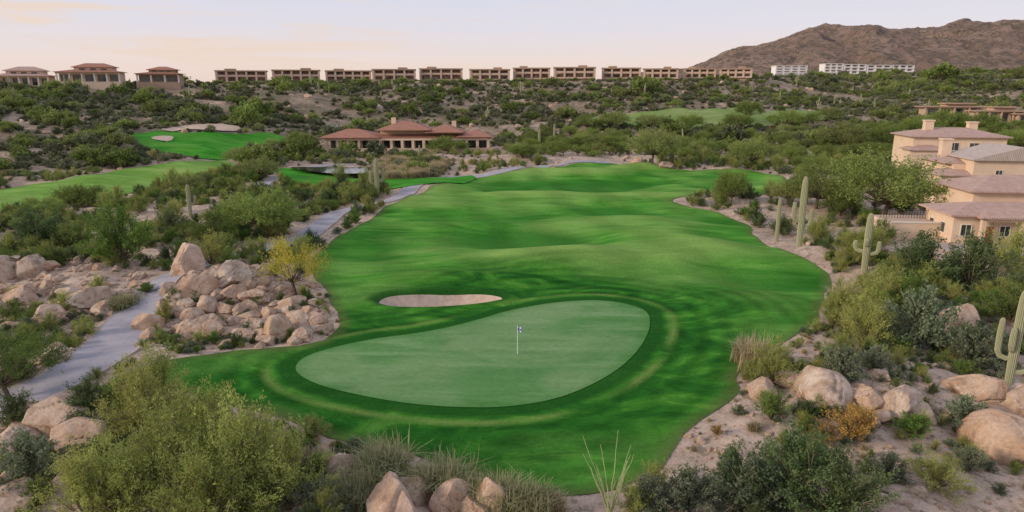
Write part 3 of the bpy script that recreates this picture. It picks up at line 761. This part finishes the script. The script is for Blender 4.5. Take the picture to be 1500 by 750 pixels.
def houseB():
    x,y=S(1378,300); z=0; e=empty("stucco_house",x,y,z,math.radians(-8))
    boxes(e,"walls",[(12,8,-1,20,12,7.4),(2.5,3,-1,6,6,5.6)],M_stucco)
    V=[(4,-.5,-1),(18,-.5,-1),(18,-.5,7.3),(11,-.5,9.4),(4,-.5,7.3),(4,9,-1),(18,9,-1),(18,9,7.3),(11,9,9.4),(4,9,7.3)]
    obj("gable_walls",mesh_np("gw",V,[[0,1,2,3,4],[9,8,7,6,5],[0,4,9,5],[1,6,7,2],[4,3,8,9],[3,2,7,8]],[M_stucco]),e)
    roof(e,"gable_roof",11,4.3,7.35,14,10,2.25,M_tile3,.5,'gable','y')
    roof(e,"main_roof",12,9,6.4,21,12,1.7,M_tile,.7)
    roof(e,"side_roof",2.5,3,4.62,6,6,1.2,M_tile,.6)
    windows(e,[(8,-.5,4.6,1.0,1.1),(14,-.5,4.6,1.2,1.1),(14,-.5,.4,1.6,1.8),(8,-.5,.4,1.6,1.8)])
    side_windows(e,[(-.5,2.5,2.6,.9,1.1)])
    boxes(e,"chimney",[(3.4,9,5,1.6,1.4,5.0),(3.4,9,10,1.9,1.7,.3)],M_stucco)
    HX.append((x+12,y+7,14)); HX.append((x+1,y+1,7))
    x,y=S(1330,258); e=empty("stucco_house",x,y,0,math.radians(-10))
    boxes(e,"walls",[(10,7,-1,19,12,9.4),(3,1.5,-1,7,5,6.6)],M_stucco)
    roof(e,"main_roof",10,7,8.4,19,12,1.9,M_tile,.8)
    roof(e,"front_roof",3,1.5,5.6,7,5,1.3,M_tile,.6)
    boxes(e,"chimney",[(5,6,7,1.8,1.6,4.8),(5,6,11.7,2.1,1.9,.3),(15,8,7,1.8,1.6,4.4),(15,8,11.3,2.1,1.9,.3)],M_stucco)
    windows(e,[(9,1,5.6,1.8,1.6),(13,1,5.6,1.8,1.6),(13,1,.6,1.8,1.8),(3,-1,3,1.6,1.4)])
    HX.append((x+10,y+6,13)); HX.append((x+6,y-7,9))
houseB()
def ranch(u0,u1,vb,dist_h,mat):
    x,y=S((u0+u1)/2,vb); sc=y/1010.; w=(u1-u0)*sc; z=float(h0(np.array([x]),np.array([y]))[0]); hh=dist_h*sc
    e=empty("ranch_house",x,y,z,math.radians(-8))
    boxes(e,"walls",[(0,4,-2,w*.85,7,2+hh*.62),(w*.1,5,hh*.6,w*.4,6,hh*.25)],mat)
    boxes(e,"flat_roof",[(0,3.5,hh*.62,w,9.5,.45),(w*.1,4.5,hh*.85,w*.48,8,.4)],M_brown)
    boxes(e,"columns",[(k*w*.45,-.6,-1,.6,.6,hh*.62+1) for k in(-1,-.5,0,.5,1)],mat)
    boxes(e,"shaded_windows",[(k*w*.2,.45,.4,w*.13,.1,hh*.62-1) for k in(-1.6,-.6,.4,1.4)],M_glass)
    HX.append((x,y,w*.6)); HX.append((x,y-12,w*.5))
ranch(1352,1440,170,20,M_stucco2); ranch(1428,1500,179,24,M_stucco2); ranch(1488,1580,182,22,M_stucco2)

def flag():
    x,y=S(758,521); z=float(h_turf(np.array([x]),np.array([y]))[0])+.085
    e=empty("golf_flag",x,y,z); V=[];F=[]
    tube(V,F,[(0,0,-.1),(0,0,2.25)],[.03,.022],10)
    m=m_noisecol("pole_paint",[(.3,(.75,.75,.72)),(.7,(.82,.82,.8))],3,.4,0); obj("flagstick",mesh_np("fs",V,F,[m],smooth=True),e)
    mf,nt,b=new_mat("flag_cloth",.8,.2); c=N(nt,"ShaderNodeTexChecker"); c.inputs["Scale"].default_value=7; c.inputs["Color1"].default_value=(.03,.06,.35,1); c.inputs["Color2"].default_value=(.75,.75,.78,1); nt.links.new(ocoord(nt),c.inputs["Vector"]); nt.links.new(c.outputs[0],b.inputs["Base Color"])
    n=12; V=[];F=[]
    for i in range(n):
        t=i/(n-1)
        for k in range(2): V.append((.03+.3*t*(1 if k else .9),.05*math.sin(t*6),2.22-.42*k-.12*t))
    for i in range(n-1): F.append([2*i,2*i+1,2*i+3,2*i+2])
    obj("flag",mesh_np("fl",V,F,[mf]),e)
    V=[(math.cos(t*math.pi/8)*.09,math.sin(t*math.pi/8)*.09,.006) for t in range(16)]
    obj("cup",mesh_np("cup",V,[list(range(16))],[M_iron]),e)
flag()

# ------------------------------------------------------------------ placed objects
def place(name,me,u,v,width,base,sz=1.,rz=None,sink=0):
    x,y=S(u,v); z=H(x,y); k=math.sqrt(x*x+y*y+(CAM_H-z)**2)
    s=width/1000.*k/base
    o=obj(name,me); o.location=(x,y,z-sink*s); o.scale=(s,s,s*sz); o.rotation_euler=(0,0,random.uniform(0,6.28) if rz is None else rz); return o
BL=[(275,408,58,1.5),(337,418,60,1.0),(290,435,48,1.0),(345,440,36,1),(374,442,38,1),(300,456,34,1),(262,448,32,.9),(328,460,30,1),(406,500,42,2.0),(440,492,38,1.2),(462,478,28,1),(478,490,26,1),(395,505,32,1),(446,502,36,.8),(225,484,40,.9),(302,492,54,.9),(255,466,30,.8),(352,500,38,.8),(375,480,30,1),(420,462,24,1),(330,490,30,.9),(285,470,28,1),(248,432,26,1),(386,420,26,1),(410,430,20,1),(350,462,28,1),(270,500,28,.6),(395,465,30,1),(365,468,30,.9),
(308,418,30,1.2),(360,425,24,1),(318,440,26,1),(275,455,24,1),(340,475,24,1),(312,475,22,1),(388,445,24,1),(405,450,20,.9),(380,495,24,1),(335,508,26,.7),(290,505,24,.7),(425,480,24,1),(455,460,18,.9),(240,450,22,.9),(260,485,22,.8),(365,450,22,1),(235,500,22,.7),(430,505,22,.8),
(50,404,52,1.1),(8,412,50,1.1),(70,430,30,1),(28,445,40,.9),(132,455,58,.8),(105,440,32,.8),(155,462,36,.8),(-10,470,44,1),(90,470,36,.6),(70,398,28,.8),(40,430,26,.9),(20,465,24,.7),(110,462,24,.8),
(85,625,74,1.0),(25,655,62,.8),(116,668,76,.8),(114,725,62,.7),(30,752,70,.7),(160,740,56,.7),(20,705,40,.7),(200,700,40,.8),(350,628,44,.9),(240,640,30,.8),(48,610,34,.8),(60,690,30,.7),(150,690,28,.7),
(497,710,54,1.5),(522,728,40,1.2),(575,770,96,1.1),(612,735,58,1.8),(662,755,66,1.3),(728,752,54,1.7),(694,762,60,1),(548,705,36,1),(470,672,26,.8),(450,650,26,.8),(590,700,30,.9),(410,640,24,.8),
(1195,590,86,.85),(1112,580,42,1),(1265,602,58,1.0),(1312,608,60,1.1),(1345,614,44,1),(1238,592,46,1),(1435,592,60,1),(1500,612,60,1.2),(1482,668,84,1.0),(1400,484,54,1),(1450,412,26,.9),(1290,560,28,.8),(1150,565,44,.9),(1385,490,30,.8),(1424,488,32,.8),(1470,598,38,.8),(1168,606,32,.8),(1290,620,32,.6),(1360,700,30,.5),(1440,652,30,.5),(1385,610,28,.6),(1215,600,38,.8),(1330,590,26,.8),(1180,570,30,.8),(1225,575,26,.8)]
for i,(u,v,w,sz) in enumerate(BL):
    place("boulder",ROCKS[i%NR],u,v-w*.14,w,1.6,sz,sink=-.12)
SAG=[(1170,364,258,.38,[(2.6,0.2,1.0,4.6),(3.2,3.3,.9,5.4)]),(1265,402,312,.36,[(2.0,.1,1.1,3.4),(2.2,3.0,1.1,3.3),(2.9,4.6,.5,3.7)]),(1476,568,425,.27,[(2.0,3.2,.85,4.6),(1.2,.15,.9,3.1),(2.6,4.3,.45,4.2)]),(1137,356,290,.25,[]),(279,314,270,.32,[(1.6,.2,.8,2.9)]),(553,290,232,.42,[(2.4,3.1,1.0,4.6),(2.8,.1,1.1,4.9)]),(1180,300,262,.3,[]),(812,205,182,.4,[]),(790,218,190,.4,[])]
for u,v,vt,R,arms in SAG:
    x,y=S(u,v); a=(vt-375)/1000.; h=CAM_H-y*(SP+CP*a)/(CP-SP*a)-H(x,y)
    me=gen_saguaro("saguaro",h,R,arms); o=obj("saguaro_cactus",me); o.location=(x,y,H(x,y)); o.rotation_euler=(0,0,-math.atan2(x,y)); HX.append((x*.96,y*.96,3.4)); HX.append((x,y,1.6))
def plant(name,kind,u,v,w,sz=1.):
    b={'creo':2.8,'green':2.4,'sage':1.4,'dark':2.4,'orange':2.,'dry':1.2,'grass':1.4,'tree':7.3,'lime':5.0,'pv':5.4}[kind]
    return place(name,random.choice(PR[kind]),u,v,w,b,sz)
for a in [('lime',435,440,84,1.1),('pv',15,588,120,.95)]: plant("palo_verde_tree",*a)
for a in [('tree',1292,322,136,.85),('tree',1195,308,84,1.0),('tree',1240,272,56,1),('tree',1230,318,50,.8),('tree',1155,300,50,.9),('tree',1485,225,50,.8),('tree',1070,302,48,1.5),('tree',1345,205,50,.8),('tree',1430,200,50,.8),('tree',1300,220,50,.9),('tree',1385,196,50,.8),('tree',955,240,70,1),('tree',1100,245,60,.9),('tree',655,226,56,.7),('tree',1230,220,60,.9),('tree',385,345,110,.8),('tree',60,320,50,.7),('tree',380,262,60,.7),('tree',355,243,45,.8),('tree',120,303,60,.7),('tree',440,222,40,1),('tree',1095,178,36,1.1),('tree',280,282,40,.8),('tree',900,190,44,.8),('tree',1010,191,40,.8),('tree',1150,190,46,.8),('tree',1215,180,36,.8),('tree',860,192,40,.8),('tree',1080,192,44,.8),('tree',950,190,40,.8),('tree',1180,186,36,.8),('tree',1470,300,50,.7),('tree',1360,258,40,.7)]: plant("mesquite_tree",*a)
for a in [('creo',215,650,140),('creo',255,735,190),('creo',355,750,200),('creo',305,672,150),('creo',425,745,150),('creo',180,765,150),('creo',235,600,110),('creo',380,700,130),('creo',130,775,130),('sage',45,715,100,1.1),('sage',120,640,50),('dark',130,608,60),('dark',25,622,70,.8),('sage',470,760,90),('creo',300,790,180),('dark',20,560,50),('green',175,600,60),
 ('grass',560,700,110),('grass',650,722,100),('grass',740,745,90),('grass',540,735,90),('grass',600,712,60),('grass',690,735,80),('grass',480,700,60),('grass',780,752,80),('grass',500,735,70),('dry',810,748,50),('dry',620,725,60),('dry',570,690,60),('dry',455,690,50),
 ('creo',1130,560,84,1.1),('green',1128,622,66,.9),('sage',1230,560,70,1.2),('dark',1165,748,150,1),('sage',1100,745,130,1),('dark',1080,725,110,.9),('sage',1005,748,100,1),('sage',950,752,90,1),('dark',1235,758,130,.9),('orange',1250,650,90,1),('orange',1205,655,60,.9),('creo',1370,715,110,.55),('sage',1130,690,60),('dry',1240,462,60,1.3),('creo',1265,510,100,1),('dark',1350,420,120,.8),('sage',1345,515,110,1.2),('creo',1262,480,90,1.1),('sage',1420,535,90),('green',1320,470,90,.9),('dark',1420,430,110,.9),('creo',1230,530,60,1),('sage',1280,545,60,1),('orange',1050,640,26),('dry',1110,545,70,1.2),('dry',1090,530,50,1.2),('creo',1480,400,90,.9),('green',1480,470,80,.8),('sage',1410,620,60),('green',1335,640,60,.7),('sage',1300,700,60),('sage',1420,690,50),('sage',1200,700,60),
 ('green',175,385,110,1.),('creo',310,388,80,.8),('dark',60,370,90,.8),('creo',100,365,70,.8),('dark',250,345,60,.8),('green',330,380,60,.9),('creo',400,345,60,1),('dark',45,395,50,.7),('green',20,470,40),('creo',405,410,40,.8),('grass',180,450,50,.6),('green',215,430,40,.5),('dark',480,300,40,.8),('creo',500,270,40)]: plant("desert_shrub",*a)
V=[];F=[]
for i in range(15):
    az=i*2.4; sp=random.uniform(.35,1.0); Ln=random.uniform(2.6,4.0)
    pts=[(math.cos(az)*sp*Ln*t**1.2*.62+random.uniform(-.04,.04),math.sin(az)*sp*Ln*t**1.2*.62,Ln*t*(1-.12*sp*t)) for t in np.linspace(0,1,9)]
    tube(V,F,pts,[.036*(1-.65*t) for t in np.linspace(0,1,9)],6)
mo=m_noisecol("ocotillo_bark",[(.3,(.20,.25,.11)),(.7,(.38,.41,.2))],6,.9,0,obj=True)
x,y=S(893,765); obj("ocotillo",mesh_np("ocotillo",np.array(V),np.array(F),[mo]),loc=(x,y,H(x,y)))
V=[];F=[]; tube(V,F,[(-1.0,0,.12),(0,.05,.16),(1.1,-.05,.1)],[.13,.11,.07],8); tube(V,F,[(0.2,0,.15),(.6,.35,.35)],[.06,.03],6)
x,y=S(1262,722); o=obj("fallen_log",mesh_np("log",np.array(V),np.array(F),[M_bark]),loc=(x,y,H(x,y))); o.rotation_euler=(0,0,-.6)

# ------------------------------------------------------------------ scatters
near_kinds=['creo','green','sage','dark','orange','dry','grass']
near_meshes=[];near_idx={}
for k in near_kinds:
    near_idx[k]=[]
    for m in PR[k]: near_idx[k].append(len(near_meshes)); near_meshes.append(m)
NC=protocoll("proto_shrub",near_meshes)
def pick(x,y,probs):
    ks=list(probs); p=np.array([probs[k] for k in ks],float); p/=p.sum()
    c=rng.choice(len(ks),len(x),p=p); return np.array([rng.choice(near_idx[ks[i]]) for i in c]),[ks[i] for i in c]
SZ={'creo':.75,'green':.7,'sage':.85,'dark':.65,'orange':.6,'dry':.7,'grass':.6}
def zone(name,n,yr,qr,probs,smul=1,mf=.6,keep=None,th=-.2):
    y=yr[0]+(yr[1]-yr[0])*rng.uniform(0,1,n)**.75; q=rng.uniform(*qr,n); x=q*(y+8)
    k=clear_mask(x,y,mf,2.4)
    dn=fbm(x/9,y/9,77,3)
    k&=(dn>th+rng.uniform(-.3,.3,n)*.6)
    if keep is not None: k&=keep(x,y)
    x=x[k];y=y[k]
    idx,ks=pick(x,y,probs)
    s=np.array([SZ[a] for a in ks])*np.exp(rng.normal(0,.34,len(x)))*smul
    z=hfull(x,y)-.03
    scatter(name,np.stack([x,y,z],-1),s,idx,NC)
CB=np.array(S(340,455))
notrock=lambda x,y:(np.hypot((x-CB[0]),(y-CB[1]))>6)|(rng.uniform(0,1,len(x))<.25)
zone("desert_shrubs",3200,(24,60),(-.95,-.2),{'creo':2,'green':2,'sage':4,'dark':1.5,'dry':1.5,'grass':1.5},.62,keep=notrock)
zone("desert_shrubs",3100,(24,85),(.15,.95),{'creo':2,'green':1.3,'sage':5,'dark':1.5,'orange':.7,'dry':2},.62)
zone("desert_shrubs",1000,(48,90),(.42,.95),{'creo':3,'green':2,'sage':4,'dark':2},1.15)
zone("desert_shrubs",4200,(66,150),(-.9,-.12),{'creo':3,'green':4,'sage':3,'dark':3,'dry':1},1.12,keep=notrock,th=-.32)
zone("desert_shrubs",2600,(80,215),(.2,.9),{'creo':3,'green':3,'sage':3,'dark':2,'dry':1.5},1.25,th=-.3)
zone("desert_shrubs",1800,(110,240),(-.5,.35),{'creo':3,'green':3,'sage':2,'dark':2,'dry':2},1.15,keep=lambda x,y:sdf(x,y,VIEWCLR)>0)
zone("edge_grass",2200,(26,75),(-.3,.55),{'dry':3,'grass':2,'sage':1},.42,mf=.1,keep=lambda x,y:sdf(x,y,FAIR)<1.6,th=-.5)
a=SL([(548,262),(560,240),(600,232),(640,236),(650,252),(610,262)]); RE=smooth_poly(a,4)
x=rng.uniform(RE[:,0].min(),RE[:,0].max(),900); y=rng.uniform(RE[:,1].min(),RE[:,1].max(),900); k=(sdf(x,y,RE)<0)&(linedist(x,y,PATH)>2.5)&(sdf(x,y,FAIR)>1)&(sdf(x,y,CLAWN)>0); x=x[k];y=y[k]
scatter("reeds",np.stack([x,y,hfull(x,y)],-1),rng.uniform(1.6,2.8,len(x)),rng.choice(near_idx['dry'],len(x)),NC)
x=rng.uniform(VIEWCLR[:,0].min(),VIEWCLR[:,0].max(),900); y=rng.uniform(VIEWCLR[:,1].min(),VIEWCLR[:,1].max(),900); k=(sdf(x,y,VIEWCLR)<0)&clear_mask(x,y,2,2.5); x=x[k];y=y[k]
ii,_=pick(x,y,{'sage':3,'creo':2,'green':2,'dry':3}); scatter("clubhouse_garden_shrubs",np.stack([x,y,hfull(x,y)],-1),rng.uniform(.5,1.1,len(x)),ii,NC)
fm=[gen_plant("scrub",s,2.6,1.25,14,5,9,.34,.2,L_far,M_twig,up=.2) for s in(30,31,32,33)]+[gen_plant("scrubtree",s,4.2,2.6,16,9,7,.42,.26,L_treef,M_bark,trunk=.7,tr=.1) for s in(34,35,36)]+[gen_saguaro("sag_far",5.5,.3,[(2.2,.3,.8,4.0),(2.8,3.4,.8,4.4)])]
FC=protocoll("proto_scrub",fm)
def far_zone(name,n,yr,qr,w,s0,dth=-.3):
    y=yr[0]+(yr[1]-yr[0])*rng.uniform(0,1,n)**.8; q=rng.uniform(*qr,n); x=q*(y+10)
    k=clear_mask(x,y); k&=fbm(x/22,y/22,55,4)>dth+rng.normal(0,.28,n)
    qq=x/y; y0=np.interp(qq,Q,Y0); y1=np.interp(qq,Q,Y1); t=(y-y0)/(y1-y0)
    k&=y<y1+25
    x=x[k];y=y[k];t=t[k]; idx=rng.choice(8,len(x),p=np.array(w)/sum(w))
    sc=np.where(idx==7,rng.uniform(.7,1.2,len(x)),s0*np.exp(rng.normal(0,.38,len(x))))
    sc=sc*(1-.4*sstep(.82,1.0,t))
    scatter(name,np.stack([x,y,h0(x,y)-.05],-1),sc,idx,FC)
far_zone("hillside_scrub",15500,(150,430),(-.95,-.1),[3,3,3,3,.5,.5,.5,.10],.84,-.05)
far_zone("hillside_scrub",14500,(225,470),(-.12,.95),[3,3,3,3,.45,.45,.45,.08],.86,-.03)
far_zone("hillside_scrub",9000,(430,690),(.25,.95),[3,3,3,3,.5,.5,.5,.05],1.2,-.12)
TC=protocoll("proto_tree",PR['tree'])
TB=smooth_poly(SL([(740,232),(800,234),(900,231),(1000,234),(1150,242),(1200,262),(1320,262),(1500,215),(1620,200),(1500,190),(1300,190),(1100,196),(950,196),(830,199),(760,208)]),4)
x=rng.uniform(TB[:,0].min(),TB[:,0].max(),850); y=rng.uniform(TB[:,1].min(),TB[:,1].max(),850)
k=(sdf(x,y,TB)<0)&clear_mask(x,y,4,3); x=x[k];y=y[k]
scatter("mesquite_grove",np.stack([x,y,hfull(x,y)],-1),rng.uniform(.35,.85,len(x)),rng.integers(0,3,len(x)),TC)
x=rng.uniform(-110,20,240); y=rng.uniform(85,260,240); k=clear_mask(x,y,4,3)&(np.abs(x)<y*.8)&(fbm(x/20,y/20,8,2)>-.1)&(sdf(x,y,VIEWCLR)>2); x=x[k];y=y[k]
scatter("mesquite_grove",np.stack([x,y,hfull(x,y)],-1),rng.uniform(.3,.6,len(x)),rng.integers(0,3,len(x)),TC)
# planting along the foot of the ridge-top hotel
x=rng.uniform(-175,150,260); y=rng.uniform(386,396,260)
scatter("hotel_planting",np.stack([x,y,h0(x,y)-.1],-1),rng.uniform(.35,.8,260),rng.integers(0,7,260),FC)
RC=protocoll("proto_stone",ROCKS)
def stones(n,yr,qr,s,keep=None):
    y=yr[0]+(yr[1]-yr[0])*rng.uniform(0,1,n)**.8; q=rng.uniform(*qr,n); x=q*(y+8); k=clear_mask(x,y,.25,1.9)
    if keep is not None: k&=keep(x,y)
    x=x[k];y=y[k]; sc=s*np.exp(rng.normal(0,.6,len(x)))
    scatter("loose_stones",np.stack([x,y,hfull(x,y)],-1),sc,rng.integers(0,NR,len(x)),RC,.3)
stones(2600,(24,85),(.12,.95),.15); stones(2600,(24,90),(-.95,-.1),.16)
stones(2500,(50,75),(-.75,-.2),.28,lambda x,y:np.hypot(x-CB[0],y-CB[1])<9)
stones(700,(50,75),(-.95,-.5),.33)
stones(2200,(160,420),(-.95,.8),.6)

# ------------------------------------------------------------------ sky and sun
SUN_EL=math.radians(20); SUN_AZ=math.radians(-108)
w=bpy.data.worlds.new("World"); scene.world=w; w.use_nodes=True; nt=w.node_tree
bg=nt.nodes["Background"]; bg.inputs["Strength"].default_value=.95
sky=N(nt,"ShaderNodeTexSky",sky_type='NISHITA'); sky.sun_disc=False; sky.sun_elevation=SUN_EL; sky.sun_rotation=SUN_AZ
sk=mix(nt,1.0,sky.outputs[0],(.07,.07,.07),'MULTIPLY')
tc=N(nt,"ShaderNodeTexCoord"); sx=N(nt,"ShaderNodeSeparateXYZ"); nt.links.new(tc.outputs["Generated"],sx.inputs[0])
g=ramp(nt,sx.outputs[2],[(0,(1.0,.78,.69)),(.035,(1.0,.84,.79)),(.08,(.90,.85,.93)),(.15,(.78,.82,.98)),(.5,(.72,.77,.98)),(1,(.66,.74,.98))])
mp=N(nt,"ShaderNodeMapping"); mp.inputs["Scale"].default_value=(1.6,1.6,16); mp.inputs["Rotation"].default_value=(0.05,.1,0); nt.links.new(tc.outputs["Generated"],mp.inputs[0])
cl=noise(nt,mp.outputs[0],2.4,6,.62,.5)
leftm=mrange(nt,sx.outputs[0],.1,-.35,.2,1)
g=mix(nt,math_(nt,'MULTIPLY',mrange(nt,cl,.49,.62,0,.9),leftm),g,(1.0,.80,.68))
fin=mix(nt,.85,sk,g)
nt.links.new(fin,bg.inputs["Color"])
sl=bpy.data.lights.new("sun",'SUN'); sl.energy=2.6; sl.angle=math.radians(10); sl.color=(1,.83,.64)
so=obj("sun",sl)
d=Vector((math.sin(SUN_AZ)*math.cos(SUN_EL),math.cos(SUN_AZ)*math.cos(SUN_EL),math.sin(SUN_EL)))
so.rotation_euler=d.to_track_quat('Z','Y').to_euler()
scene.view_settings.view_transform='Standard'; scene.view_settings.look='None'; scene.view_settings.exposure=0
